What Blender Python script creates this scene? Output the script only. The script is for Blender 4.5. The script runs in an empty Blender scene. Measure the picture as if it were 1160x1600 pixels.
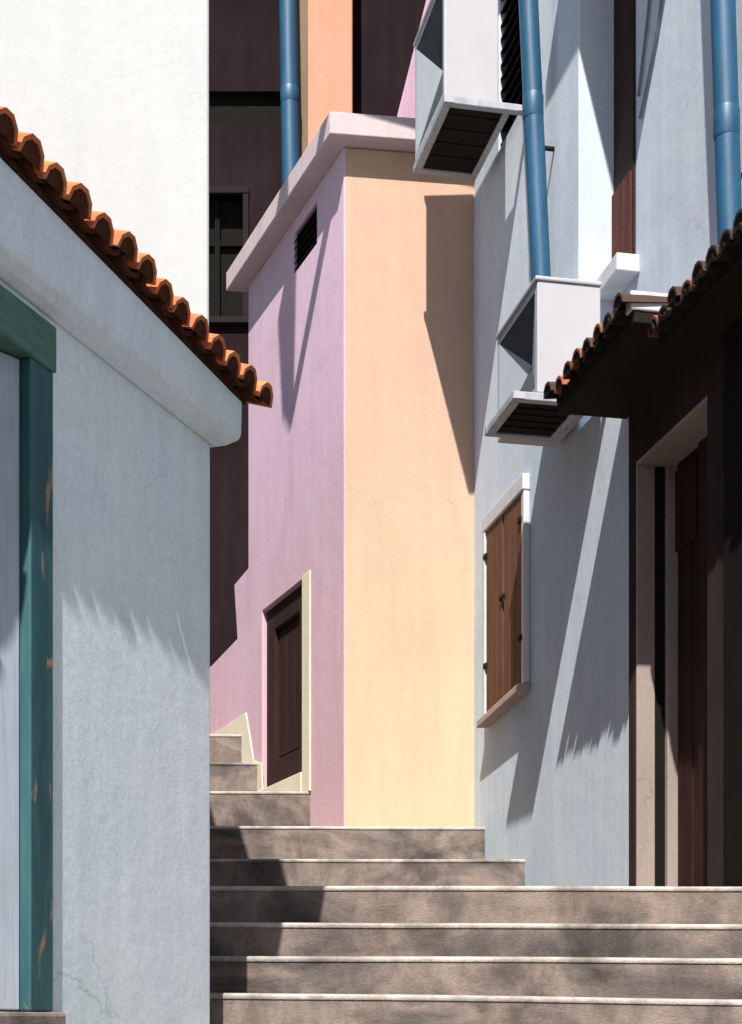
import bpy, bmesh, math, random
from mathutils import Vector
random.seed(7)
SC = bpy.context.scene
COL = SC.collection
EYE = 1.6          # metres: camera height above the street
F = 2500.0         # focal length in photo pixels (photo 1160 x 1600)
CX, HY = 580.0, 1600.0

# ------------------------------------------------------------------ materials
def newmat(name):
    m = bpy.data.materials.new(name); m.use_nodes = True
    nt = m.node_tree; b = nt.nodes['Principled BSDF']
    return m, nt, b
def nd(nt, t, **kw):
    n = nt.nodes.new(t)
    for k, v in kw.items(): setattr(n, k, v)
    return n
def coords(nt, scale=(1, 1, 1)):
    tc = nd(nt, 'ShaderNodeTexCoord'); mp = nd(nt, 'ShaderNodeMapping')
    mp.inputs['Scale'].default_value = scale
    nt.links.new(tc.outputs['Object'], mp.inputs['Vector'])
    return mp.outputs['Vector']
def noise(nt, vec, scale, detail=5, rough=.6, dist=0):
    n = nd(nt, 'ShaderNodeTexNoise')
    n.inputs['Scale'].default_value = scale; n.inputs['Detail'].default_value = detail
    n.inputs['Roughness'].default_value = rough; n.inputs['Distortion'].default_value = dist
    nt.links.new(vec, n.inputs['Vector'])
    return n.outputs['Fac']
def ramp(nt, fac, stops):
    r = nd(nt, 'ShaderNodeValToRGB')
    e = r.color_ramp.elements
    while len(e) < len(stops): e.new(.5)
    for i, (p, c) in enumerate(stops):
        e[i].position = p; e[i].color = (*c, 1) if len(c) == 3 else c
    nt.links.new(fac, r.inputs['Fac'])
    return r.outputs['Color']
def mix(nt, fac, a, b, blend='MIX'):
    m = nd(nt, 'ShaderNodeMix', data_type='RGBA', blend_type=blend)
    for s, v in ((0, fac), (6, a), (7, b)):
        if hasattr(v, 'links') or hasattr(v, 'is_linked'): nt.links.new(v, m.inputs[s])
        elif s == 0: m.inputs[s].default_value = v
        else: m.inputs[s].default_value = (*v, 1)
    return m.outputs[2]
def bump(nt, b, height, strength=.3, dist=.01):
    n = nd(nt, 'ShaderNodeBump'); n.inputs['Strength'].default_value = strength; n.inputs['Distance'].default_value = dist
    nt.links.new(height, n.inputs['Height']); nt.links.new(n.outputs['Normal'], b.inputs['Normal'])
def addf(nt, a, b, wa=1, wb=1):
    m1 = nd(nt, 'ShaderNodeMath', operation='MULTIPLY'); nt.links.new(a, m1.inputs[0]); m1.inputs[1].default_value = wa
    m2 = nd(nt, 'ShaderNodeMath', operation='MULTIPLY_ADD'); nt.links.new(b, m2.inputs[0]); m2.inputs[1].default_value = wb
    nt.links.new(m1.outputs[0], m2.inputs[2]); return m2.outputs[0]
def sc3(c, k): return tuple(min(1, x*k) for x in c)

def plaster(name, c1, c2, c3=None, rough=.9, streak=.25, grain=.25, dirt=None, low_tint=None, crack=.5):
    """lime plaster: broad tint patches c1-c2(-c3), vertical brush streaks, fine grain"""
    m, nt, b = newmat(name)
    v = coords(nt); vs = coords(nt, (6, 6, .55))
    big = noise(nt, v, 1.1, 4, .55, .4)
    col = ramp(nt, big, [(.36, c1), (.62, c2)] if c3 is None else [(.33, c1), (.5, c2), (.68, c3)])
    if low_tint:     # second tint blended in unevenly across the lower storey
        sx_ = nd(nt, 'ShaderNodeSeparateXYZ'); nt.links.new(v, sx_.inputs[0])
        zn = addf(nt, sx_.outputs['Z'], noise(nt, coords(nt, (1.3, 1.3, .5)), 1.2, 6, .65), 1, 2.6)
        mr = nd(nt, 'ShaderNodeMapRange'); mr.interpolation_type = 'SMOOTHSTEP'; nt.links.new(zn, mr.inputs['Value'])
        mr.inputs['From Min'].default_value = low_tint[1]; mr.inputs['From Max'].default_value = low_tint[2]
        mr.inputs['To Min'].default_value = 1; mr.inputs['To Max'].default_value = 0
        col = mix(nt, mr.outputs['Result'], col, low_tint[0])
    st = noise(nt, vs, 2.2, 6, .65)
    stc = ramp(nt, st, [(.3, (1-streak,)*3), (.7, (1, 1, 1))])
    col = mix(nt, .8, col, stc, 'MULTIPLY')
    g = noise(nt, v, 55, 4, .7)
    gc = ramp(nt, g, [(.3, (1-grain,)*3), (.6, (1, 1, 1))])
    col = mix(nt, .5, col, gc, 'MULTIPLY')
    if dirt:
        dn = noise(nt, v, 4.5, 8, .75, .8)
        dc = ramp(nt, dn, [(.60, (0, 0, 0)), (.78, (1, 1, 1))])
        col = mix(nt, dc, col, dirt)
    nt.links.new(col, b.inputs['Base Color'])
    b.inputs['Roughness'].default_value = rough
    b.inputs['Specular IOR Level'].default_value = .02
    med = noise(nt, v, 9, 6, .6)
    if crack:
        wv = nd(nt, 'ShaderNodeVectorMath', operation='MULTIPLY_ADD')
        nn = nd(nt, 'ShaderNodeTexNoise'); nn.inputs['Scale'].default_value = 3; nn.inputs['Detail'].default_value = 6
        nt.links.new(v, nn.inputs['Vector']); nt.links.new(nn.outputs['Color'], wv.inputs[0])
        wv.inputs[1].default_value = (.7, .7, .7); nt.links.new(v, wv.inputs[2])
        vo = nd(nt, 'ShaderNodeTexVoronoi', feature='DISTANCE_TO_EDGE'); vo.inputs['Scale'].default_value = 1.15
        nt.links.new(wv.outputs[0], vo.inputs['Vector'])
        line = ramp(nt, vo.outputs['Distance'], [(0, (1, 1, 1)), (.006, (0, 0, 0))])
        msk = ramp(nt, noise(nt, v, .9, 3), [(.55, (0, 0, 0)), (.66, (crack,)*3)])
        lm = mix(nt, 1, line, msk, 'MULTIPLY')
        col = mix(nt, lm, col, sc3(c1, .35))
        nt.links.new(col, b.inputs['Base Color'])
    fin = noise(nt, v, 140, 3, .7)
    bump(nt, b, addf(nt, med, fin, 1, .2), .19, .012)
    return m
def paint_metal(name, c, rough=.35, wear=(.5, .42, .34), amount=.72):
    m, nt, b = newmat(name)
    v = coords(nt); vs = coords(nt, (5, 5, .7))
    n1 = noise(nt, vs, 6, 6, .7)
    col = ramp(nt, n1, [(.3, sc3(c, .72)), (.65, sc3(c, 1.15))])
    n2 = noise(nt, v, 16, 8, .75, .5)
    w = ramp(nt, n2, [(amount, (0, 0, 0)), (amount+.03, (1, 1, 1))])
    col = mix(nt, w, col, wear)
    nt.links.new(col, b.inputs['Base Color']); b.inputs['Roughness'].default_value = rough
    bump(nt, b, addf(nt, n2, noise(nt, v, 60, 3), 1, .4), .15, .004)
    return m
def wood(name, c1, c2, rough=.7, sc=(14, 14, .9)):
    m, nt, b = newmat(name)
    v = coords(nt, sc)
    n = noise(nt, v, 3.2, 8, .7, .6)
    col = ramp(nt, n, [(.3, c1), (.7, c2)])
    n2 = noise(nt, coords(nt), 2.0, 3)
    col = mix(nt, .6, col, ramp(nt, n2, [(.3, (.65,)*3), (.65, (1, 1, 1))]), 'MULTIPLY')
    nt.links.new(col, b.inputs['Base Color']); b.inputs['Roughness'].default_value = rough
    b.inputs['Specular IOR Level'].default_value = .12
    bump(nt, b, n, .35, .004)
    return m
def plain(name, c, rough=.7, var=.25, scale=12):
    m, nt, b = newmat(name)
    n = noise(nt, coords(nt), scale, 6, .65)
    nt.links.new(ramp(nt, n, [(.3, sc3(c, 1-var)), (.7, c)]), b.inputs['Base Color'])
    b.inputs['Roughness'].default_value = rough
    if max(c) < .12: b.inputs['Specular IOR Level'].default_value = .06
    bump(nt, b, n, .12, .004)
    return m
def terracotta(name, stops, moss=(.03, .027, .02), rough=.85):
    m, nt, b = newmat(name)
    geo = nd(nt, 'ShaderNodeNewGeometry')
    col = ramp(nt, geo.outputs['Random Per Island'], stops)
    v = coords(nt)
    n = noise(nt, v, 14, 8, .7, .5)
    col = mix(nt, .6, col, ramp(nt, n, [(.32, (.55, .5, .48)), (.6, (1, 1, 1))]), 'MULTIPLY')
    n3 = noise(nt, v, 7, 7, .75, .8)
    col = mix(nt, ramp(nt, n3, [(.62, (0, 0, 0)), (.72, (.85,)*3)]), col, moss)
    nt.links.new(col, b.inputs['Base Color']); b.inputs['Roughness'].default_value = rough
    bump(nt, b, addf(nt, n, noise(nt, v, 90, 3), 1, .5), .5, .008)
    return m
def stone(name, cs, rough=.85):
    m, nt, b = newmat(name)
    v = coords(nt, (1, 1, 1.6))
    n = noise(nt, v, 1.7, 5, .6, .7)
    col = ramp(nt, n, list(zip((.32, .44, .54, .68), cs)))
    n2 = noise(nt, coords(nt, (1, 1, .5)), 5.5, 8, .7, .4)
    col = mix(nt, .75, col, ramp(nt, n2, [(.36, (.38, .36, .35)), (.58, (1, 1, 1))]), 'MULTIPLY')
    g = noise(nt, v, 80, 4, .75)
    col = mix(nt, .5, col, ramp(nt, g, [(.35, (.6,)*3), (.6, (1, 1, 1))]), 'MULTIPLY')
    nt.links.new(col, b.inputs['Base Color']); b.inputs['Roughness'].default_value = rough
    bump(nt, b, addf(nt, n2, g, 1, .4), .5, .015)
    return m

M = {}
M['grey_plaster'] = plaster('grey_plaster', (.64, .74, .78), (.73, .81, .86), (.68, .77, .845), dirt=(.55, .60, .62), streak=.14)
M['white_plaster'] = plaster('white_plaster', (.455, .49, .505), (.485, .515, .525), streak=.08, grain=.1, crack=.25)
M['pink_plaster'] = plaster('pink_plaster', (.56, .395, .49), (.62, .455, .56), (.57, .40, .50), low_tint=((.63, .41, .43), 3.2, 7.0), crack=.3, streak=.12)
M['peach_plaster'] = plaster('peach_plaster', (.535, .335, .26), (.55, .375, .275), (.545, .35, .275), streak=.12, grain=.12, low_tint=((.57, .47, .315), 3.2, 7.4), crack=.22)
M['cream_paint'] = plaster('cream_paint', (.66, .60, .45), (.70, .64, .50), streak=.12)  # cream standing for sunlight on the jamb and stair patches
M['cornice_paint'] = plaster('cornice_paint', (.53, .43, .45), (.57, .48, .50), streak=.1)
M['blue_plaster'] = plaster('blue_plaster', (.50, .585, .665), (.58, .65, .72), (.54, .61, .70), dirt=(.43, .50, .56), streak=.15)
M['mauve_plaster'] = plaster('mauve_plaster', (.42, .265, .35), (.47, .32, .40))
M['plum_plaster'] = plaster('plum_plaster', (.017, .0105, .0125), (.025, .016, .019), streak=.3)  # facade in shadow, the shade put into the dark plum
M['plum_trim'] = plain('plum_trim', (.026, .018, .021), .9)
M['coral_plaster'] = plaster('coral_plaster', (.53, .27, .185), (.56, .305, .21), streak=.12)
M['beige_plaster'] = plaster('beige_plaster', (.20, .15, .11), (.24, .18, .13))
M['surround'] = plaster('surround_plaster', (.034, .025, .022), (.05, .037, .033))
M['reveal'] = plaster('reveal_plaster', (.28, .23, .205), (.35, .285, .26), streak=.15)
M['dark_void'] = plain('dark_interior', (.012, .011, .010), .95)
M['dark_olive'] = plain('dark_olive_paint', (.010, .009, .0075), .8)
M['teal_wood'] = None
M['brown_wood'] = wood('brown_shutter_wood', (.085, .034, .018), (.17, .075, .042))
M['dark_wood'] = wood('dark_door_wood', (.020, .010, .008), (.045, .022, .016))
M['red_wood'] = wood('red_brown_wood', (.06, .018, .014), (.12, .038, .03))
M['door_wood'] = wood('old_door_wood', (.022, .009, .008), (.048, .018, .015))
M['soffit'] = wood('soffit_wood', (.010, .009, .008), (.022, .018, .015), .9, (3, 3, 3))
M['frame_white'] = plain('frame_white_paint', (.56, .57, .59), .6, .2)
M['door_blue'] = wood('grey_blue_door_paint', (.32, .37, .44), (.44, .49, .56), .6)
M['sill_pink'] = plain('sill_pink_paint', (.42, .30, .28), .8)
M['pipe_blue'] = paint_metal('pipe_blue_paint', (.011, .075, .150), .48, (.30, .34, .36), .80)
M['ac_white'] = plain('enamel_white', (.43, .42, .445), .45, .08, 6)
M['ac_grey'] = plain('enamel_grey', (.42, .46, .50), .5, .12, 8)
M['ac_dark'] = plain('grille_dark', (.075, .085, .09), .6, .3)
M['steel'] = paint_metal('bracket_steel', (.34, .36, .40), .5, (.16, .10, .07), .68)
M['steel_dark'] = plain('pan_dark', (.018, .016, .014), .8, .4)
M['cable'] = plain('cable_rubber', (.20, .21, .24), .6)
M['tile'] = terracotta('terracotta_tile', [(0, (.42, .10, .03)), (.3, (.60, .16, .045)), (.5, (.46, .12, .045)), (.8, (.64, .20, .06)), (1, (.30, .085, .04))])
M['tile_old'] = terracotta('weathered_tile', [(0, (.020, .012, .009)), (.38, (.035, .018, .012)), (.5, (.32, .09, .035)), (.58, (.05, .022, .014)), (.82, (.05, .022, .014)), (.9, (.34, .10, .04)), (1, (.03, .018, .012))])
M['mortar'] = plain('tile_mortar', (.075, .028, .016), .95, .4, 20)
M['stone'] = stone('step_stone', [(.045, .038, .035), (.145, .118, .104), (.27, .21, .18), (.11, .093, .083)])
M['stone_edge'] = stone('worn_tread_stone', [(.16, .14, .125), (.42, .38, .35), (.54, .49, .45), (.22, .20, .18)])  # pale nosing, the sunlit edge line put into the stone colour
M['street'] = stone('street_stone', [(.09, .085, .08), (.13, .12, .11), (.15, .14, .125), (.11, .105, .095)])
def teal():
    m, nt, b = newmat('peeling_teal_paint')
    v = coords(nt); vs = coords(nt, (7, 7, 1.0))
    n1 = noise(nt, vs, 3, 7, .7)
    col = ramp(nt, n1, [(.3, (.010, .048, .056)), (.5, (.017, .078, .094)), (.7, (.03, .11, .115))])
    n2 = noise(nt, coords(nt, (2.2, 2.2, .9)), 3.4, 5, .6, .6)
    w = ramp(nt, n2, [(.60, (0, 0, 0)), (.64, (1, 1, 1))])
    col = mix(nt, w, col, (.26, .17, .11))
    nt.links.new(col, b.inputs['Base Color']); b.inputs['Roughness'].default_value = .6
    bump(nt, b, addf(nt, n1, n2, .6, 1), .3, .006)
    return m
M['teal_wood'] = teal()
M['green_wood'] = wood('green_lintel_paint', (.06, .13, .115), (.13, .22, .185), .7, (3, 3, 12))

# ------------------------------------------------------------------ mesh helpers
class MB:
    def __init__(s): s.v = []; s.f = []; s.m = []
    def add(s, vs, fs, mi=0):
        o = len(s.v); s.v += [tuple(p) for p in vs]
        s.f += [tuple(o+i for i in f) for f in fs]; s.m += [mi]*len(fs)
    def hexa(s, p, mi=0):   # p: 4 bottom + 4 top corners in the same turn
        s.add(p, [(3, 2, 1, 0), (4, 5, 6, 7), (0, 1, 5, 4), (1, 2, 6, 5), (2, 3, 7, 6), (3, 0, 4, 7)], mi)
    def box(s, x0, x1, y0, y1, z0, z1, mi=0):
        s.hexa([(x0, y0, z0), (x1, y0, z0), (x1, y1, z0), (x0, y1, z0), (x0, y0, z1), (x1, y0, z1), (x1, y1, z1), (x0, y1, z1)], mi)
    def prism(s, plan, z0, z1, mi=0):
        n = len(plan)
        vs = [(x, y, z0) for x, y in plan] + [(x, y, z1) for x, y in plan]
        s.add(vs, [tuple(range(n))[::-1], tuple(range(n, 2*n))] + [(i, (i+1) % n, n+(i+1) % n, n+i) for i in range(n)], mi)
    def extrude(s, pts, vec, mi=0):
        n = len(pts); vec = Vector(vec)
        vs = [Vector(p) for p in pts] + [Vector(p)+vec for p in pts]
        s.add(vs, [tuple(range(n)), tuple(range(n, 2*n))[::-1]] + [(i, (i+1) % n, n+(i+1) % n, n+i) for i in range(n)], mi)
    def tube(s, path, r, seg=20, mi=0, caps=True):
        path = [Vector(p) for p in path]; o = len(s.v); up = None
        for k, p in enumerate(path):
            d = (path[min(k+1, len(path)-1)]-path[max(k-1, 0)]).normalized()
            if up is None:
                up = d.orthogonal().normalized()
            up = (up - d*up.dot(d)).normalized(); side = d.cross(up)
            rr = r[k] if isinstance(r, (list, tuple)) else r
            for j in range(seg):
                a = 2*math.pi*j/seg
                s.v.append(tuple(p + up*math.cos(a)*rr + side*math.sin(a)*rr))
        for k in range(len(path)-1):
            for j in range(seg):
                a = o+k*seg+j; b = o+k*seg+(j+1) % seg
                s.f.append((a, b, b+seg, a+seg)); s.m.append(mi)
        if caps:
            s.f.append(tuple(range(o, o+seg))[::-1]); s.m.append(mi)
            e = o+(len(path)-1)*seg
            s.f.append(tuple(range(e, e+seg))); s.m.append(mi)
    def build(s, name, mats, parent=None, bevel=0, seg=2, smooth=False, merge=True, recalc=True):
        me = bpy.data.meshes.new(name)
        me.from_pydata(s.v, [], s.f)
        for i, p in enumerate(me.polygons):
            p.material_index = s.m[i]; p.use_smooth = smooth
        if not isinstance(mats, (list, tuple)): mats = [mats]
        for m in mats: me.materials.append(m)
        bm = bmesh.new(); bm.from_mesh(me)
        if merge: bmesh.ops.remove_doubles(bm, verts=bm.verts, dist=1e-5)
        if recalc: bmesh.ops.recalc_face_normals(bm, faces=bm.faces)
        bm.to_mesh(me); bm.free()
        o = bpy.data.objects.new(name, me); COL.objects.link(o)
        if parent is not None:
            o.parent = parent; o.location = -root_world(parent)
        if bevel:
            b = o.modifiers.new('edge', 'BEVEL'); b.width = bevel; b.segments = seg
            b.limit_method = 'ANGLE'; b.angle_limit = math.radians(32); b.harden_normals = False
        if smooth:
            try: me.set_sharp_from_angle(angle=math.radians(45))
            except Exception: pass
        return o
WORLD = {}
def root_world(o):
    w = Vector((0, 0, 0))
    while o is not None:
        w = w + o.location; o = o.parent
    return w
def tag(o, label=None, cat=None, group=None, kind=None):
    for k, v in (('label', label), ('category', cat), ('group', group), ('kind', kind)):
        if v: o[k] = v
    return o
def empty(name, loc, label, cat, group=None):
    o = bpy.data.objects.new(name, None); COL.objects.link(o); o.location = loc
    o.empty_display_size = .2
    return tag(o, label, cat, group)

# ------------------------------------------------------------------ walls as vertical planes of the place
class Wall:
    """X = x0 + m*Y ; sx = side (+1/-1) the face looks to"""
    def __init__(s, x0, m, sx):
        s.x0, s.m, s.sx = x0, m, sx
        k = math.sqrt(1+m*m); s.k = k
        s.n = Vector((sx/k, -sx*m/k, 0))
    def pos(s, Y, w, z):
        return Vector((s.x0+s.m*Y, Y, z+EYE)) + s.n*w
    def Y(s, px, w=0):
        x0 = s.x0 + s.sx*w*s.k
        return x0/((px-CX)/F - s.m)
    def px(s, px, py, w=0):
        """point of the wall (shifted out by w) seen at photo pixel px,py -> (Y', z)"""
        Y = s.Y(px, w); z = (HY-py)*Y/F
        return Y, z
    def at(s, px, py, w=0):
        Y, z = s.px(px, py, w)
        return Vector(((px-CX)*Y/F, Y, z+EYE))
    def box(s, mb, Y0, Y1, z0, z1, w0, w1, mi=0):
        p = s.pos
        mb.hexa([p(Y0, w0, z0), p(Y1, w0, z0), p(Y1, w1, z0), p(Y0, w1, z0), p(Y0, w0, z1), p(Y1, w0, z1), p(Y1, w1, z1), p(Y0, w1, z1)], mi)
    def field(s, mb, Ys, zs, depth, back=-.8, mi=lambda i, j: 0):
        """stepped relief: depth(i,j) is how far cell i,j lies out of the plane; closed with a skirt and a back"""
        nY, nz = len(Ys)-1, len(zs)-1
        for i in range(nY):
            for j in range(nz):
                w = depth(i, j)
                mb.add([s.pos(Ys[i], w, zs[j]), s.pos(Ys[i+1], w, zs[j]), s.pos(Ys[i+1], w, zs[j+1]), s.pos(Ys[i], w, zs[j+1])], [(0, 1, 2, 3)], mi(i, j))
        for i in range(nY+1):
            for j in range(nz):
                a = depth(i-1, j) if i > 0 else back; b = depth(i, j) if i < nY else back
                if abs(a-b) > 1e-6:
                    mb.add([s.pos(Ys[i], a, zs[j]), s.pos(Ys[i], b, zs[j]), s.pos(Ys[i], b, zs[j+1]), s.pos(Ys[i], a, zs[j+1])], [(0, 1, 2, 3)], 0)
        for j in range(nz+1):
            for i in range(nY):
                a = depth(i, j-1) if j > 0 else back; b = depth(i, j) if j < nz else back
                if abs(a-b) > 1e-6:
                    mb.add([s.pos(Ys[i], a, zs[j]), s.pos(Ys[i], b, zs[j]), s.pos(Ys[i+1], b, zs[j]), s.pos(Ys[i+1], a, zs[j])], [(0, 1, 2, 3)], 0)
        mb.add([s.pos(Ys[0], back, zs[0]), s.pos(Ys[-1], back, zs[0]), s.pos(Ys[-1], back, zs[-1]), s.pos(Ys[0], back, zs[-1])], [(0, 1, 2, 3)], 0)

R = Wall(2.619, -.208, -1)       # right, pale blue house, faces the alley to the left
P = Wall(3.564, -.392, -1)       # pink side of the house in the middle
L = Wall(-2.208, .36, 1)        # near left grey house, faces right
c0 = Vector((-.16, 9.5))         # street corner of the pink and peach house
CD = Vector((math.cos(math.radians(8)), math.sin(math.radians(8))))   # its front runs this way
GROUND = -EYE

# ------------------------------------------------------------------ setting: street and steps
mb = MB(); mb.add([(-40, -40, 0), (40, -40, 0), (40, 60, 0), (-40, 60, 0)], [(0, 1, 2, 3)])
tag(mb.build('street', M['street']), kind='structure')

steps = [(4.95, .119, -.055), (5.25, .231, -.022), (5.55, .360, -.02), (5.85, .503, -.002), (8.30, .690, 0), (8.61, .889, -.006), (9.38, 1.163, -.012),
         (10.07, 1.462, 0), (11.07, 1.807, 0), (11.42, 2.065, 0)]
z, y = -.03, 4.65
while z > GROUND+.1:
    steps.insert(0, (y, z, -.05)); z -= .15; y -= .3
mb = MB()
rs = random.Random(3)
def step_block(x0, x1, ya, yb, z0, z1, tilt, mi, wob, front_only=False):
    n = 26
    for k in range(n):
        xs = [x0+(x1-x0)*k/n, x0+(x1-x0)*(k+1)/n]
        ds = [wob[k], wob[k+1]]; ts = [tilt*k/n, tilt*(k+1)/n]
        mb.add([(xs[0], ya+ds[0], z0), (xs[1], ya+ds[1], z0), (xs[1], ya+ds[1], z1+ts[1]+wob[k+1]*.25), (xs[0], ya+ds[0], z1+ts[0]+wob[k]*.25),
                (xs[1], yb, z1+ts[1]), (xs[0], yb, z1+ts[0]), (xs[0], ya+ds[0], z0), (xs[1], ya+ds[1], z0)],
               [(0, 1, 2, 3), (3, 2, 4, 5)], mi)
def step_edge(x0, x1, ya, yb, zt, tilt, wob):
    n = 26; h = .015; o = .005
    prof = [(0, -h), (-o*.7, -h), (-o, -h*.75), (-o, -h*.3), (-o*.6, -.001), (.012, .003), (.5, .003)]
    for k in range(n):
        for a in range(len(prof)-1):
            q = []
            for kk, aa in ((k, a), (k+1, a), (k+1, a+1), (k, a+1)):
                x = x0+(x1-x0)*kk/n; d, hh = prof[aa]
                dy = min(ya+d, yb) if d < .4 else yb
                q.append((x, dy+(wob[kk] if d < .4 else 0), zt+tilt*kk/n+hh+(wob[kk]*.35)))
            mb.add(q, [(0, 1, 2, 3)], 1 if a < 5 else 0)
for i, (ye, zr, tl) in enumerate(steps):
    yn = steps[i+1][0] if i+1 < len(steps) else 13.0
    zlow = (steps[i-1][1] if i else GROUND) - .1
    x0 = -2.4 if ye > 4.8 else L.x0+L.m*ye-.25
    x1 = 2.619-.208*ye+.2
    if ye > 10: x1 = P.x0+P.m*ye+.15
    wob = [rs.uniform(-1, 1)*.007 for _ in range(27)]
    for _ in range(2): wob = [(wob[max(0, k-1)]+wob[k]+wob[min(26, k+1)])/3*1.25 for k in range(27)]
    zw = zr + EYE
    step_block(x0, x1, ye, yn+.02, zlow+EYE, zw-.01, tl, 0, wob)
    step_edge(x0, x1, ye, yn+.02, zw, tl, wob)
st = tag(mb.build('stairway', [M['stone'], M['stone_edge']], recalc=False, merge=True, smooth=True), kind='structure')
st.data.set_sharp_from_angle(angle=math.radians(50))

# ------------------------------------------------------------------ tiled eaves
def barrel(mb, org, u, w, up, r0, r1, length, conv=True, th=.011, seg=5, mi=0, plug=None):
    """one curved roof tile: org = outer lower end, u across, w inward up the slope"""
    rings = []
    for t in (0, 1):
        r = r0+(r1-r0)*t; c = org + w*(length*t)
        out, inn = [], []
        for j in range(seg+1):
            a = math.pi*j/seg
            s = math.sin(a)*(1 if conv else -.55)
            out.append(c + u*math.cos(a)*r + up*s*r)
            inn.append(c + u*math.cos(a)*(r-th) + up*(s*(r-th) if conv else s*r+th))
        rings.append((out, inn))
    n = seg+1
    vs = rings[0][0]+rings[0][1]+rings[1][0]+rings[1][1]
    fs = []
    for j in range(seg):
        fs += [(j, j+1, 2*n+j+1, 2*n+j), (n+j, n+j+1, 3*n+j+1, 3*n+j), (j, j+1, n+j+1, n+j), (2*n+j, 2*n+j+1, 3*n+j+1, 3*n+j)]
    fs += [(0, n, 3*n, 2*n), (seg, n+seg, 3*n+seg, 2*n+seg)]
    mb.add(vs, fs, mi)
    if plug is not None:
        c = org + w*.004
        ring = [c + u*math.cos(math.pi*j/seg)*(r0-th*.6) + up*math.sin(math.pi*j/seg)*(r0-th*.6) for j in range(n)]
        mb.add(ring, [tuple(range(n))], plug)
def tiled_roof(wall, Y0, Y1, z_eave, w_eave, pitch, period, rows, r, name, mat, parent, jit=.006, seed=1, plug=True, rowlen=.34, flat=1.0, climb=0):
    rr = random.Random(seed); mb = MB()
    u = (wall.pos(1, 0, 0)-wall.pos(0, 0, 0)).normalized()
    w = (-wall.n*math.cos(pitch) + Vector((0, 0, math.sin(pitch)))).normalized()
    up = u.cross(w)
    if up.z < 0: up = -up
    up = up*flat
    n = int(round((Y1-Y0)*wall.k/period))
    for i in range(n+1):
        Y = Y0 + (Y1-Y0)*i/n
        for k in range(rows):
            j = lambda a=1: rr.uniform(-jit, jit)*a
            org = wall.pos(Y, w_eave, z_eave+climb*(4.9-Y)) + w*(k*rowlen+j(.5 if k == 0 else 2)) + u*j() + up*(.012*(k > 0)+j(1.1)+r*.15)
            tilt = (u + w*rr.uniform(-.02, .02)).normalized()
            barrel(mb, org, tilt, (w+u*rr.uniform(-.02, .02)).normalized(), up, r*rr.uniform(.96, 1.05), r*.8, rowlen+.1, True, mi=0, plug=1 if (plug and k == 0) else None)
            if i < n:
                o2 = wall.pos(Y+(Y1-Y0)/n/2, w_eave-.01, z_eave+climb*(4.9-Y)) + w*(k*rowlen+j(2)) + up*(.01*(k > 0)+j(.3)+r*.28)
                barrel(mb, o2, u, w, up, r*.95, r*.85, rowlen+.1, False, mi=1, seg=6)
    return mb.build(name, mat, parent, smooth=False, merge=False, recalc=True)

# ------------------------------------------------------------------ near left grey house
gh = empty('house', (L.pos(4.0, -1.2, GROUND)), 'near grey plastered house on the left with an orange tiled eave and a teal doorway', 'house')
dY0, dY1 = 2.9, L.Y(78)
mb = MB()
Ys = [-3.0, dY0, dY1, 4.8]; zs = [GROUND, .0, 1.715, 1.86]
L.field(mb, Ys, zs, lambda i, j: -.34 if (i == 1 and j == 1) else 0, back=-2.6)
mb.build('wall', M['grey_plaster'], gh, bevel=.012, seg=3)
# cornice: cove, chamfer and fascia swept along the eave and returned at the far end
mb = MB()
prof = [(0, 1.735), (.010, 1.735), (.036, 1.745), (.062, 1.765), (.068, 1.782), (.070, 1.884), (0, 1.884)]
EV = .058     # the old eave climbs a little towards the street
A = [L.pos(-3.0, w, zz+(EV*7.9 if zz > 1.8 else 0)) for w, zz in prof]; B = [L.pos(4.8+w, w, zz) for w, zz in prof]
n = len(prof)
mb.add(A+B, [(i, (i+1) % n, n+(i+1) % n, n+i) for i in range(n)] + [tuple(range(n))[::-1]])
C = [Vector((L.pos(4.8, 0, 0).x-1.6, 0, 0)) + Vector((0, L.pos(4.8+w, w, zz).y + (0), zz+EYE)) for w, zz in prof]
C = [L.pos(4.8+w, -1.6, zz) for w, zz in prof]
mb.add(B+C, [(i, (i+1) % n, n+(i+1) % n, n+i) for i in range(n)] + [tuple(range(n, 2*n))])
mb.build('cornice', M['grey_plaster'], gh, bevel=.006, seg=2)
tiled_roof(L, -2.95, 4.94, 1.900, .106, math.radians(17), .110, 7, .053, 'roof', [M['tile'], M['mortar']], gh, jit=.007, seed=5, flat=1.05, climb=EV)
# roof bed under the tiles
mb = MB()
p = [L.pos(-3.0, .067, 1.886+EV*7.9), L.pos(4.9, .067, 1.886), L.pos(4.9, -2.3, 2.60), L.pos(-3.0, -2.3, 2.60+EV*7.9)]
mb.extrude(p, (0, 0, .02)); mb.build('roof_bed', M['mortar'], gh)
# doorway
door = MB()
hinge = L.pos(dY1-.10, -.13, 0)
leafdir = (L.pos(dY0, -.155, 0)-hinge); leafdir.z = 0; leafdir.normalize()
ang = math.radians(62)
ld = Vector((leafdir.x*math.cos(ang)+leafdir.y*math.sin(ang), -leafdir.x*math.sin(ang)+leafdir.y*math.cos(ang), 0))
ldn = Vector((-ld.y, ld.x, 0))
mb = MB()
dl = tag(bpy.data.objects.new('doorway', None)); COL.objects.link(dl); dl.parent = gh; dl.location = Vector((0, 0, 0)); dl.location = L.pos(3.4, 0, 0)-gh.location
mb = MB(); L.box(mb, dY1-.100, dY1-.002, 0.03, 1.60, -.15, .012)
mb.build('door_post', M['teal_wood'], dl, bevel=.005, seg=2)
mb = MB(); L.box(mb, dY0-.02, dY1+.004, 1.600, 1.713, -.15, .018)
mb.build('lintel', M['green_wood'], dl, bevel=.005, seg=2)
mb = MB()
yh = dY1-.103
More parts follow.
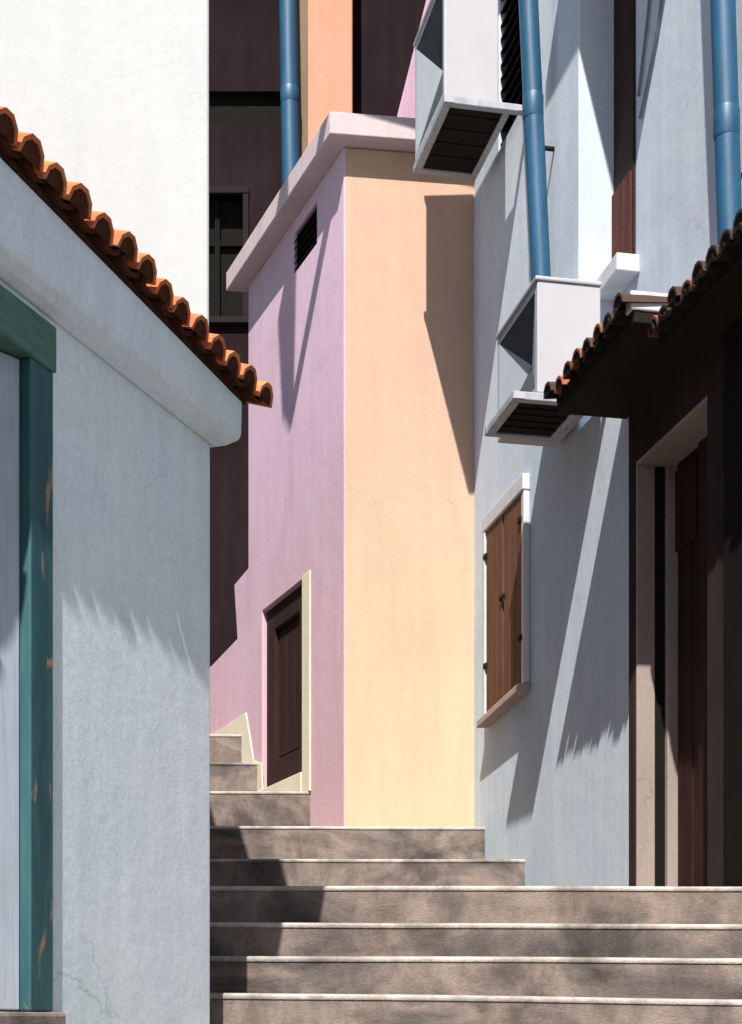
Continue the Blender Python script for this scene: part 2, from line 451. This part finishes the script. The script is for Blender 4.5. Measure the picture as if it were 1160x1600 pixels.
def leaf(y0, y1, z0, z1, o0, o1):
    g = lambda y: -.008-.36*(yh-y)
    p = L.pos
    mb.hexa([p(y0, g(y0)+o0, z0), p(y1, g(y1)+o0, z0), p(y1, g(y1)+o1, z0), p(y0, g(y0)+o1, z0), p(y0, g(y0)+o0, z1), p(y1, g(y1)+o0, z1), p(y1, g(y1)+o1, z1), p(y0, g(y0)+o1, z1)])
leaf(dY0+.03, yh, .032, 1.596, -.045, -.008)
for k in range(5):
    leaf(dY0+.035+k*.13, dY0+.035+k*.13+.122, .04, 1.59, -.008, .0)
mb.build('door_leaf', M['door_blue'], dl, bevel=.004)
mb = MB(); L.box(mb, dY0-.05, dY1+.03, -.03, .028, -.15, .03)
mb.build('threshold', M['stone'], dl, bevel=.01)

# ------------------------------------------------------------------ tall white house behind it
wh = empty('house', (-1.6, 6.5, 0), 'tall plain white house rising behind the tiled eave', 'house')
mb = MB(); xc = -.555
mb.prism([(xc, 5.5), (xc-.26*3.8, 9.3), (-6, 9.3), (-6, 5.5)], 0, EYE+3.64)
mb.build('wall', M['white_plaster'], wh, bevel=.015, seg=3)
mb = MB()
mb.prism([(xc+.015, 5.45), (xc+.015-.26*3.9, 9.38), (-6.1, 9.38), (-6.1, 5.42)], EYE+3.642, EYE+3.77)
mb.build('coping', M['white_plaster'], wh, bevel=.01)
mb = MB(); mb.box(-6, -2.7, -12, 5.49, 0, EYE+3.9)      # unseen dark block along the lane, added to cut sky and bounce light
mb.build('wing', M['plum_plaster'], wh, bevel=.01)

# ------------------------------------------------------------------ pink house in the middle
ph = empty('house', (-.1, 10.2, EYE+1.16), 'narrow flat roofed house with a peach front and a pink side', 'house')
Ye = P.Y(388)
ZT = 5.21
dn0, dn1 = P.Y(475), P.Y(410)      # door, near and far
v0, v1 = P.Y(495), P.Y(459)        # vent
zd0, zd1 = 1.605, 2.835
zv0, zv1 = 4.86, 5.07
Ys = [9.5, v0, dn0, v1, dn1, Ye]; Ys = sorted(Ys)
zs = sorted([-.3, zd0, zd1, zv0-.0, zv1+.05, ZT])
def dep(i, j):
    ym = (Ys[i]+Ys[i+1])/2; zm = (zs[j]+zs[j+1])/2
    if dn0 < ym < dn1 and zd0 < zm < zd1: return -.12
    if v0 < ym < v1 and zv0 < zm < zv1+.05: return -.05
    return 0
mb = MB(); P.field(mb, Ys, zs, dep, back=-.7)
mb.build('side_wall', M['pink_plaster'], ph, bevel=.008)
mb = MB()
Cw = Wall(0, 0, 1)
cn = Vector((CD.y, -CD.x))        # outward normal of the front
q0 = c0; q1 = c0 + CD*1.1
mb.prism([tuple(q0+cn*.0), tuple(q1), tuple(q1-cn*.6), tuple(q0-cn*.6+CD*.0)], EYE-.3, EYE+ZT)
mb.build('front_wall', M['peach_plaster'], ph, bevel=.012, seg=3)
# pink wall carried on past the house, its top cut to a shadow edge
pts = [P.at(x, y_, .0) for x, y_ in ((389.5, 886), (366, 914), (371, 998), (331, 1040), (300, 1066), (300, 1330), (389.5, 1330))]
mb = MB(); mb.extrude(pts, -P.n*.18)
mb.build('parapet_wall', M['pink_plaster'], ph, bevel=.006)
# flat roof slab with projecting fascia
def off_poly(o):
    a = P.pos(Ye+.12, o, 0).xy; 
    # outer corner: intersection of the two shifted lines
    p1 = P.pos(9.5, o, 0).xy; d1 = Vector((P.m, 1)).normalized()
    p2 = c0 + cn*o; d2 = CD
    t = ((p2-p1).x*d2.y-(p2-p1).y*d2.x)/(d1.x*d2.y-d1.y*d2.x)
    k = p1+d1*t
    e = c0 + CD*1.1 + cn*o
    return [tuple(a), tuple(k), tuple(e), (1.1, 11.6)]
mb = MB(); mb.prism(off_poly(.125), EYE+ZT+.002, EYE+ZT+.135)
mb.build('cornice', M['cornice_paint'], ph, bevel=.008, seg=3)
# dark square vent
mb = MB(); P.box(mb, v0+.004, v1-.004, zv0+.004, zv1+.046, -.049, -.022)
vo = mb.build('vent', M['dark_void'], ph)
mb = MB()
for k in range(5):
    zz = zv0+.02+k*(zv1+.05-zv0-.03)/5
    p = [P.pos(v0+.006, -.022, zz+.02), P.pos(v1-.006, -.022, zz+.02), P.pos(v1-.006, .002, zz-.006), P.pos(v0+.006, .002, zz-.006)]
    mb.extrude(p, (0, 0, .006))
mb.build('louvre', M['dark_void'], vo)
# door
dr = MB(); P.box(dr, dn0+.003, dn1-.003, zd0+.003, zd1-.003, -.118, -.085)
do = dr.build('door', M['dark_void'], ph)
mb = MB()
fw = .16
P.box(mb, dn0+.004, dn0+.004+fw, zd0+.004, zd1-.004, -.085, -.03)
P.box(mb, dn1-.004-fw, dn1-.004, zd0+.004, zd1-.004, -.085, -.03)
P.box(mb, dn0+.005+fw, dn1-.005-fw, zd1-.004-.16, zd1-.004, -.085, -.03)
P.box(mb, dn0+.005+fw, dn1-.005-fw, zd0+.004, zd0+.18, -.085, -.03)
mb.build('door_frame', M['dark_wood'], do, bevel=.006)
mb = MB()
P.box(mb, dn0+.17, dn1-.17, zd0+.18, zd1-.17, -.085, -.065)
for k in range(3):
    ya = dn0+.18+k*(dn1-dn0-.36)/3
    P.box(mb, ya+.004, ya+(dn1-dn0-.36)/3-.004, zd0+.2, zd1-.19, -.065, -.058)
mb.build('door_panel', M['dark_wood'], do, bevel=.003)
mb = MB(); ym = dn0+.1
mb.tube([P.pos(ym, -.03, 2.12), P.pos(ym, .01, 2.12), P.pos(ym, .012, 2.20), P.pos(ym, -.03, 2.20)], .006, 8)
mb.build('handle', M['steel_dark'], do, smooth=True)
# jamb and sill in cream, sunlight put into the colour
mb = MB()
P.box(mb, dn0-.135, dn0-.0, 1.462, zd1+.015, .0, .014)
P.box(mb, dn0+.001, dn1+.06, 1.462, zd0-.002, .0, .022)
mb.build('door_surround', M['cream_paint'], ph, bevel=.004)
mb = MB()
sk = [P.at(x, y_, .002) for x, y_ in ((322, 1153), (345, 1141), (386, 1114), (398, 1189), (410, 1193), (413, 1240), (398, 1240), (396, 1200), (378, 1200), (376, 1156), (322, 1160))]
mb.extrude(sk, P.n*.01); mb.build('skirting', M['cream_paint'], ph, bevel=.003)  # sunlit patches along the stair, drawn as a cream band

# ------------------------------------------------------------------ house at the back, its shade painted in dark plum
bh = empty('house', (-.6, 13.2, 0), 'dark plum house at the back with a coral pilaster behind the flat roof', 'house')
YB = 12.6
def bx(px): return (px-CX)*YB/F
def bz(py): return (HY-py)*YB/F
mb = MB()
Bk = Wall(0, 0, 1)
wx0, wx1 = bx(296), bx(380)
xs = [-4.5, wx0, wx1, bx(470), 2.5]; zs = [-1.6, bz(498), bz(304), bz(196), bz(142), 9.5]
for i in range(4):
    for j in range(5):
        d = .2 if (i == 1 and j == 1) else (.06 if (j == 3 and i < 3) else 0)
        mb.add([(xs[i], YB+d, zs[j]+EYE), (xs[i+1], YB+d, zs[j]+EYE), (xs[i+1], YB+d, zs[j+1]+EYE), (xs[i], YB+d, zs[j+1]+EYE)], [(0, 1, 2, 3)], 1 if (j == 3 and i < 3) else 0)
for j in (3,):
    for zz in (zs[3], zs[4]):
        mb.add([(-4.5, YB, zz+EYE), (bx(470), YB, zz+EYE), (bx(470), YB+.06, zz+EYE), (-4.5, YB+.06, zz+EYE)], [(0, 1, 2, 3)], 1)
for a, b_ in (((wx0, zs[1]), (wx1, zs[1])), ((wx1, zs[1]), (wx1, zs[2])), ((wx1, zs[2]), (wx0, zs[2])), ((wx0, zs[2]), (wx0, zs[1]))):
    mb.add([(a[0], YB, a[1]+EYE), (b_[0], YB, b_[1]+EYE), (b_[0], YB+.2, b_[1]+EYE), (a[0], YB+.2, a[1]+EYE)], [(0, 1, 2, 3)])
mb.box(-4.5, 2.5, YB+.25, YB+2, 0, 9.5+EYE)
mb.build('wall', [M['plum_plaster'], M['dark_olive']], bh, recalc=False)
mb = MB(); mb.box(wx0, wx1, YB+.12, YB+.17, zs[1]+EYE, zs[2]+EYE)
wi = mb.build('window', M['dark_void'], bh)
mb = MB()
mb.box(wx0-.05, wx1+.05, YB-.03, YB+.1, zs[2]+EYE, zs[2]+EYE+.05)
mb.box(wx1, wx1+.045, YB-.025, YB+.1, zs[1]+EYE, zs[2]+EYE-.002)
mb.box(wx0-.045, wx0, YB-.025, YB+.1, zs[1]+EYE, zs[2]+EYE-.002)
mb.box(wx0-.05, wx1+.05, YB-.05, YB+.1, zs[1]+EYE-.05, zs[1]+EYE-.002)
mb.build('window_frame', M['plum_trim'], wi, bevel=.005)
mb = MB()
mb.box((wx0+wx1)/2-.02, (wx0+wx1)/2+.02, YB+.08, YB+.118, zs[1]+EYE, zs[2]+EYE)
mb.box(wx0+.002, wx1-.002, YB+.085, YB+.119, (zs[1]*.35+zs[2]*.65)+EYE-.02, (zs[1]*.35+zs[2]*.65)+EYE+.02)
mb.build('mullion', M['dark_olive'], wi)
mb = MB(); YP = 12.2
mb.box((481-CX)*YP/F, (551-CX)*YP/F, YP, YB-.001, EYE-1, EYE+9.4)
mb.build('pilaster', M['coral_plaster'], bh, bevel=.012, seg=3)
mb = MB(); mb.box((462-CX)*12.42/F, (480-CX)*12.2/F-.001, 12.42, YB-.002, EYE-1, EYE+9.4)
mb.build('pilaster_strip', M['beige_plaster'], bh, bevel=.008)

# ------------------------------------------------------------------ pale blue house on the right
rh = empty('house', (R.pos(8.0, -1.0, GROUND)), 'pale blue house on the right with brown shutters, a dark doorway and a tiled porch', 'house')
YJ = 7.75; WB = -.191             # upper storey set back from here towards the street
ZL = 2.88                         # ledge height
ds0, ds1 = R.Y(1113), R.Y(1001)   # door opening
zdb, zdt = .45, (HY-722)*ds1/F
ww0, ww1 = 7.49, YJ-.002          # slot window on the set-back part
zs_sill = 3.60
lv0, lv1 = 8.66, 9.10             # dark louvre added for the shade behind the upper unit
Ys = sorted([-12.0, ds0, ds1, ww0, YJ, lv0, lv1, 10.3]); zs = sorted([GROUND, zdb, zdt, ZL, zs_sill, 4.97, 6.2, 9.3])
def depR(i, j):
    ym = (Ys[i]+Ys[i+1])/2; zm = (zs[j]+zs[j+1])/2
    if ds0 < ym < ds1 and zdb < zm < zdt: return -.20
    if ym < YJ and zm > ZL:
        return WB
    if lv0 < ym < lv1 and 4.97 < zm < 6.2: return -.15
    return 0
mb = MB(); R.field(mb, Ys, zs, depR, back=-2.5)
mb.build('wall', M['blue_plaster'], rh, bevel=.010, seg=2)
# slot window: red brown shutter in a dark recess
mb = MB(); R.box(mb, ww0+.003, ww1-.003, zs_sill+.002, 6.19, WB+.001, WB+.014)
sw = mb.build('slot_window', M['dark_wood'], rh)
mb = MB()
for k in range(3):
    R.box(mb, ww0+.006+k*.082, ww0+.006+k*.082+.076, zs_sill+.01, 4.02, WB+.014, WB+.030)
mb.build('shutter', M['red_wood'], sw, bevel=.004)
mb = MB(); R.box(mb, 7.44, YJ-.002, zs_sill-.085, zs_sill-.001, WB, WB+.115)
mb.build('sill', M['frame_white'], sw, bevel=.006)
# dark slats standing for shade between the upper unit and the wall
mb = MB(); R.box(mb, lv0+.002, lv1-.002, 4.972, 6.198, -.148, -.09)
shade_louvre = mb.build('vent', M['dark_void'], rh)
mb = MB()
for k in range(16):
    zz = 4.99+k*.075
    p = [R.pos(lv0+.004, -.085, zz+.04), R.pos(lv1-.004, -.085, zz+.04), R.pos(lv1-.004, -.01, zz), R.pos(lv0+.004, -.01, zz)]
    mb.extrude(p, (0, 0, .012))
mb.build('louvre', M['dark_olive'], shade_louvre)
# canopy slab over the upper window, above the picture
mb = MB(); pz = 4.74+.30/.378*1.42
R.box(mb, 6.3, 7.52, pz, pz+.12, WB, .30)
mb.build('canopy_slab', M['frame_white'], rh, bevel=.01)

# unseen steel bracket, added to cast the V shadow on the pink wall
mb = MB(); YK = 8.4; zk = 6.83+EYE
mb.tube([(.95, YK, zk), (-.865, YK, zk)], .052, 12)
mb.extrude([(-.875, YK-.01, zk-.06), (-.835, YK-.01, zk+.1), (-.80, YK-.01, zk+1.1), (-1.01, YK-.01, zk+1.1), (-.96, YK-.01, zk+.3)], (0, .02, 0))
mb.build('wall_bracket', M['steel_dark'], rh)

# shuttered window
wy0, wy1 = R.Y(829), R.Y(765)
zt, zb0, zb1 = 2.93, 1.815, 1.765
wn = MB()
R.box(wn, wy0+.02, wy1-.02, 1.84, zt-.08, .001, .012)
win = wn.build('window', M['dark_void'], rh)
mb = MB()
def sl(y): return zb0 + (zb1-zb0)*(y-wy0)/(wy1-wy0)
def wbox(y0, y1, z0a, z0b, z1, w0, w1):
    p = R.pos
    mb.hexa([p(y0, w0, z0a), p(y1, w0, z0b), p(y1, w1, z0b), p(y0, w1, z0a), p(y0, w0, z1), p(y1, w0, z1), p(y1, w1, z1), p(y0, w1, z1)])
wbox(wy0, wy0+.045, sl(wy0), sl(wy0+.045), zt-.09, .001, .037)
wbox(wy1-.05, wy1, sl(wy1-.05), sl(wy1), zt-.09, .001, .045)
wbox(wy0-.004, wy1+.004, zt-.088, zt-.088, zt, .001, .045)
mb.build('window_frame', M['frame_white'], win, bevel=.006)
ymid = (wy0+wy1)/2
for a, b_ in ((wy0+.047, ymid-.012), (ymid+.012, wy1-.052)):
    mb = MB(); npl = 3
    for k in range(npl):
        ya = a+(b_-a)*k/npl; yb = a+(b_-a)*(k+1)/npl
        wbox(ya+.0015, yb-.0015, sl(ya)+.002, sl(yb)+.002, zt-.092, .012, .034)
    mb.build('shutter', M['brown_wood'], win, bevel=.004)
for yy in (wy0+.03, wy1-.075):
    for zz in (2.05, 2.68):
        hm = MB(); R.box(hm, yy, yy+.05, zz, zz+.03, .034, .047); hm.build('hinge', M['steel_dark'], win, bevel=.003)
hm = MB(); R.box(hm, ymid-.04, ymid+.04, 2.36, 2.385, .034, .046); hm.build('latch', M['steel_dark'], win, bevel=.003)
mb = MB()
p = R.pos; ya, yb = wy0-.015, wy1+.012
mb.hexa([p(ya, .001, sl(ya)-.045), p(yb, .001, sl(yb)-.045), p(yb, .075, sl(yb)-.05), p(ya, .075, sl(ya)-.05), p(ya, .001, sl(ya)-.002), p(yb, .001, sl(yb)-.002), p(yb, .075, sl(yb)-.008), p(ya, .075, sl(ya)-.008)])
mb.build('sill', M['sill_pink'], win, bevel=.006)

# doorway: plaster surround, pale reveal, frame, leaf
dw = bpy.data.objects.new('doorway', None); COL.objects.link(dw); dw.parent = rh; dw.location = R.pos(6.6, 0, zdb)-rh.location
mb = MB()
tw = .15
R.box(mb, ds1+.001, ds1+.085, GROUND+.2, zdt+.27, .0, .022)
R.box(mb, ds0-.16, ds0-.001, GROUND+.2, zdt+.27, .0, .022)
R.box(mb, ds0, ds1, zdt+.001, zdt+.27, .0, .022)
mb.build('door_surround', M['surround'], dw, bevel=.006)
mb = MB(); R.box(mb, ds1-.016, ds1-.001, zdb, zdt-.001, -.062, .0215)
R.box(mb, ds0+.001, ds1-.017, zdt-.018, zdt-.001, -.198, .0215)
mb.build('reveal', M['reveal'], dw, bevel=.004)
mb = MB()
R.box(mb, ds1-.040, ds1-.001, zdb, zdt-.001, -.198, -.109)
mb.build('door_frame', M['reveal'], dw, bevel=.004)
mb = MB(); R.box(mb, ds1-.014, ds1-.001, zdb, zdt-.02, -.108, -.063)  # dark strip painted where shade falls between reveal and frame
mb.build('dark_gap', M['dark_void'], dw)
mb = MB()
for k in range(5):
    ya = ds1-.048-(k+1)*.165
    R.box(mb, max(ya+.004, ds0+.002), ya+.161, zdb, zdt-.01, -.198, -.150)
mb.build('door_leaf', M['door_wood'], dw, bevel=.005)
mb = MB()
R.box(mb, ds1-.60, ds1-.30, zdb+.002, zdt-.012, -.1495, -.135)
R.box(mb, ds1-.27, ds1-.05, zdt-.4, zdt-.05, -.1495, -.138)
mb.build('door_panel', M['dark_wood'], dw, bevel=.005)
# second, dark door nearer the street
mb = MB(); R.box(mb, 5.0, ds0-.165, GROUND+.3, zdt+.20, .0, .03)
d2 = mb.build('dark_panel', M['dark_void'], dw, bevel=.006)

# tiled porch roof in two lengths
def porch(Y0, Y1, z, prot, seed):
    po = bpy.data.objects.new('porch_roof', None); COL.objects.link(po); po.parent = rh; po.location = R.pos((Y0+Y1)/2, 0, z)-rh.location
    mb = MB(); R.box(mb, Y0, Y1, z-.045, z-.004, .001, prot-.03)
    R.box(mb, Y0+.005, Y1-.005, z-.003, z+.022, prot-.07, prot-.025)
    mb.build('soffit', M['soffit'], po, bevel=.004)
    mb = MB(); rr = random.Random(seed)
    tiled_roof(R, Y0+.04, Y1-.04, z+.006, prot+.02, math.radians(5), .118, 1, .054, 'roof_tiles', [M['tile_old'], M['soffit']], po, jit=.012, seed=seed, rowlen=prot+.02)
    return po
p1 = porch(6.20, 7.12, 2.735, .355, 11)
mb = MB(); R.box(mb, 6.20, 6.26, 2.74, 2.815, .0, .34)
mb.build('verge', M['frame_white'], p1, bevel=.006)
porch(4.6, 6.25, 2.655, .235, 12)
# sunlit patch built as a pink wedge, behind the upper air conditioner
mb = MB(); YS = 10.05
def sx(px): return (px-CX)*YS/F
def sz(py): return (HY-py)*YS/F+EYE
zb = EYE+ZT+.137
pts = [(sx(598), YS, zb), (sx(745), YS, zb), (sx(745), YS, sz(-260)), (sx(731), YS, sz(-260))]
mb.extrude(pts, (0, .5, 0)); mb.build('buttress', M['mauve_plaster'], rh, bevel=.012, seg=3)

# ------------------------------------------------------------------ air conditioners on brackets
def air_conditioner(Y0, Y1, z0, z1, w0, w1, sh_w, sh_y1, label):
    root = empty('air_conditioner', R.pos((Y0+Y1)/2, (w0+w1)/2, z0-.05), label, 'air conditioner', 'outdoor air conditioning units on the pale blue house')
    p = R.pos
    def rect(Ya, Yb, za, zb_, w): return [p(Ya, w, za), p(Yb, w, za), p(Yb, w, zb_), p(Ya, w, zb_)]
    mb = MB()
    o = rect(Y0, Y1, z0, z1, w1); bk = rect(Y0, Y1, z0, z1, w0)
    b = .035
    inn = rect(Y0+b, Y1-b, z0+b, z1-b, w1)
    ap = p((Y0+Y1)/2-.01, w1-.075, (z0+z1)/2)
    mb.add(bk, [(0, 1, 2, 3)]); 
    mb.add(o+bk, [(i, (i+1) % 4, 4+(i+1) % 4, 4+i) for i in range(4)])
    mb.add(o+inn, [(i, (i+1) % 4, 4+(i+1) % 4, 4+i) for i in range(4)], 1)
    mb.add(inn+[ap], [(3, 0, 4), (1, 2, 4)], 1)
    mb.build('casing', [M['ac_white'], M['ac_grey']], root, bevel=.006)
    mb = MB(); mb.add([q+Vector((0, 0, 0)) for q in inn]+[ap], [(0, 1, 4), (2, 3, 4)])
    mb.build('fan_grille', M['ac_dark'], root, merge=False)
    mb = MB(); R.box(mb, Y0-.008, Y1+.008, z1+.001, z1+.020, w0-.004, w1+.010)
    mb.build('lid', M['ac_white'], root, bevel=.005)
    # bracket: frame of bars, dark drip pan, cross slats, wall arms
    zt_ = z0-.012; th = .038
    br = MB()
    R.box(br, Y0-.03, Y0+.012, zt_-th, zt_, .004, sh_w)
    R.box(br, sh_y1-.042, sh_y1, zt_-th, zt_, .10, sh_w)
    R.box(br, Y0+.013, sh_y1-.043, zt_-th, zt_-.002, sh_w-.045, sh_w-.001)
    R.box(br, Y0+.013, sh_y1-.043, zt_-th, zt_-.002, .10, .135)
    for k in range(2):
        ya = Y0+.02 if k == 0 else sh_y1-.07
        for ww in (w0+.03, w1-.06):
            R.box(br, ya, ya+.04, zt_+.0, z0, ww, ww+.04)
    bo = br.build('bracket', M['steel'], root, bevel=.004)
    mb = MB(); R.box(mb, Y0+.014, sh_y1-.044, zt_-.030, zt_-.010, .137, sh_w-.047)
    for k in range(4):
        ya = Y0+.08+k*(sh_y1-Y0-.14)/4
        R.box(mb, ya, ya+.03, zt_-.036, zt_-.031, .14, sh_w-.05)
    mb.build('drip_pan', M['steel_dark'], bo, bevel=.003)
    for ww in (.012, sh_w-.055):
        mb = MB(); R.box(mb, Y0-.0325, Y0-.0305, zt_-th+.004, zt_-.004, ww, ww+.05)
        mb.build('end_cap', M['ac_white'], bo)
    return root
air_conditioner(7.38, 8.02, 2.887, 3.40, .025, .330, .455, 7.82, 'lower white air conditioner on a bracket, half hidden by the tiled porch')
air_conditioner(8.55, 9.21, 4.905, 5.57, .165, .462, .472, 9.22, 'upper white air conditioner overhanging the corner of the peach front')

# ------------------------------------------------------------------ blue drainpipes
def pipe(path, r, joints, label, clampdir, base):
    root = empty('drainpipe', base, label, 'drainpipe', 'blue painted drainpipes')
    mb = MB(); mb.tube(path, r, 28); mb.build('pipe', M['pipe_blue'], root, smooth=True)
    for q in joints:
        mb = MB(); mb.tube([q-Vector((0, 0, .06)), q-Vector((0, 0, .052)), q+Vector((0, 0, .052)), q+Vector((0, 0, .06))], [r*1.005, r*1.05, r*1.05, r*1.005], 28)
        mb.build('collar', M['pipe_blue'], root, smooth=True)
        mb = MB(); s = q-Vector((0, 0, .2))
        mb.tube([s, s+clampdir*(r+.06)], .012, 8); mb.build('clamp', M['steel_dark'], root, smooth=True)
    return root
def pipe_pt(wall, px, py, w): return wall.at(px, py, w)
ya = R.Y(826, .075)
top = R.pos(8.12, .07, 6.6); 
a = R.at(845, 436, .075); b = R.at(826, 0, .075)
YY = a.y
def fixY(px, py, Y): return Vector(((px-CX)*Y/F, Y, (HY-py)*Y/F+EYE))
a = fixY(846, 440, YY); b = fixY(826, 0, YY)
d = (b-a)
path = [a+d*3.2, b, a, a-d*.18, a-d*.22-R.n*.03, a-d*.23-R.n*.14]
pipe(path, .050, [a+d*1.9, a+d*.62], 'middle blue drainpipe running down behind the lower air conditioner', -R.n, a-d*.22)
wB = WB+.07
YY = R.Y(1133, wB)
a = fixY(1143, 430, YY); b = fixY(1130, 0, YY); d = b-a
pipe([a+d*3, b, a, a-d*.5], .050, [a+d*2.1, a+d*.55], 'right blue drainpipe going down behind the porch tiles', -R.n, a-d*.5)
Yp = 12.3
a = fixY(455, 300, Yp); b = fixY(450, 0, Yp); d = b-a
pipe([a+d*2, b, a, a-d*1.2], .068, [a+d*1.8, a+d*.5], 'leftmost blue drainpipe beside the coral pilaster', Vector((0, 1, 0)), a-d*1.2)

# ------------------------------------------------------------------ two wire shadows drawn as grey lines down the right wall
for i, pp in enumerate((((1020, -60), (1012, 30), (1003, 105), (998, 150)), ((1040, -60), (1029, 40), (1012, 130), (1000, 185)))):
    mb = MB(); pts = [R.at(x, y_, WB+.012) for x, y_ in pp]
    mb.tube(pts, .007, 10)
    tag(mb.build('cable', M['cable'], smooth=True), ['thin grey cable beside the slot window, the inner of two', 'thin grey cable on the pale wall, the outer of two'][i], 'cable', 'cables on the right wall')

# ------------------------------------------------------------------ light, sky, camera
SUN = Vector((.17, 1.0, -1.42)).normalized()
sun = bpy.data.lights.new('sun', 'SUN'); sun.energy = 4.8; sun.angle = math.radians(.5); sun.color = (1, .95, .88)
so = bpy.data.objects.new('sun', sun); COL.objects.link(so)
so.rotation_euler = SUN.to_track_quat('-Z', 'Y').to_euler(); so.location = (-2, -8, 14)
w = bpy.data.worlds.new('World'); SC.world = w; w.use_nodes = True
nt = w.node_tree; bg = nt.nodes['Background']
sky = nt.nodes.new('ShaderNodeTexSky'); sky.sky_type = 'NISHITA'; sky.sun_disc = False
elev = math.asin(-SUN.z); sky.sun_elevation = elev
sky.sun_rotation = math.atan2(-SUN.x, -SUN.y)
nt.links.new(sky.outputs['Color'], bg.inputs['Color']); bg.inputs['Strength'].default_value = .05
cam = bpy.data.cameras.new('camera'); co = bpy.data.objects.new('camera', cam); COL.objects.link(co)
co.location = (0, 0, EYE); co.rotation_euler = (math.radians(90), 0, 0)
cam.sensor_fit = 'HORIZONTAL'; cam.sensor_width = 36; cam.lens = F/1160*36
cam.shift_y = (HY-800)/1160; cam.clip_start = .05; cam.clip_end = 300
SC.camera = co
SC.view_settings.view_transform = 'Standard'; SC.view_settings.look = 'None'
SC.view_settings.exposure = .95; SC.view_settings.gamma = 1
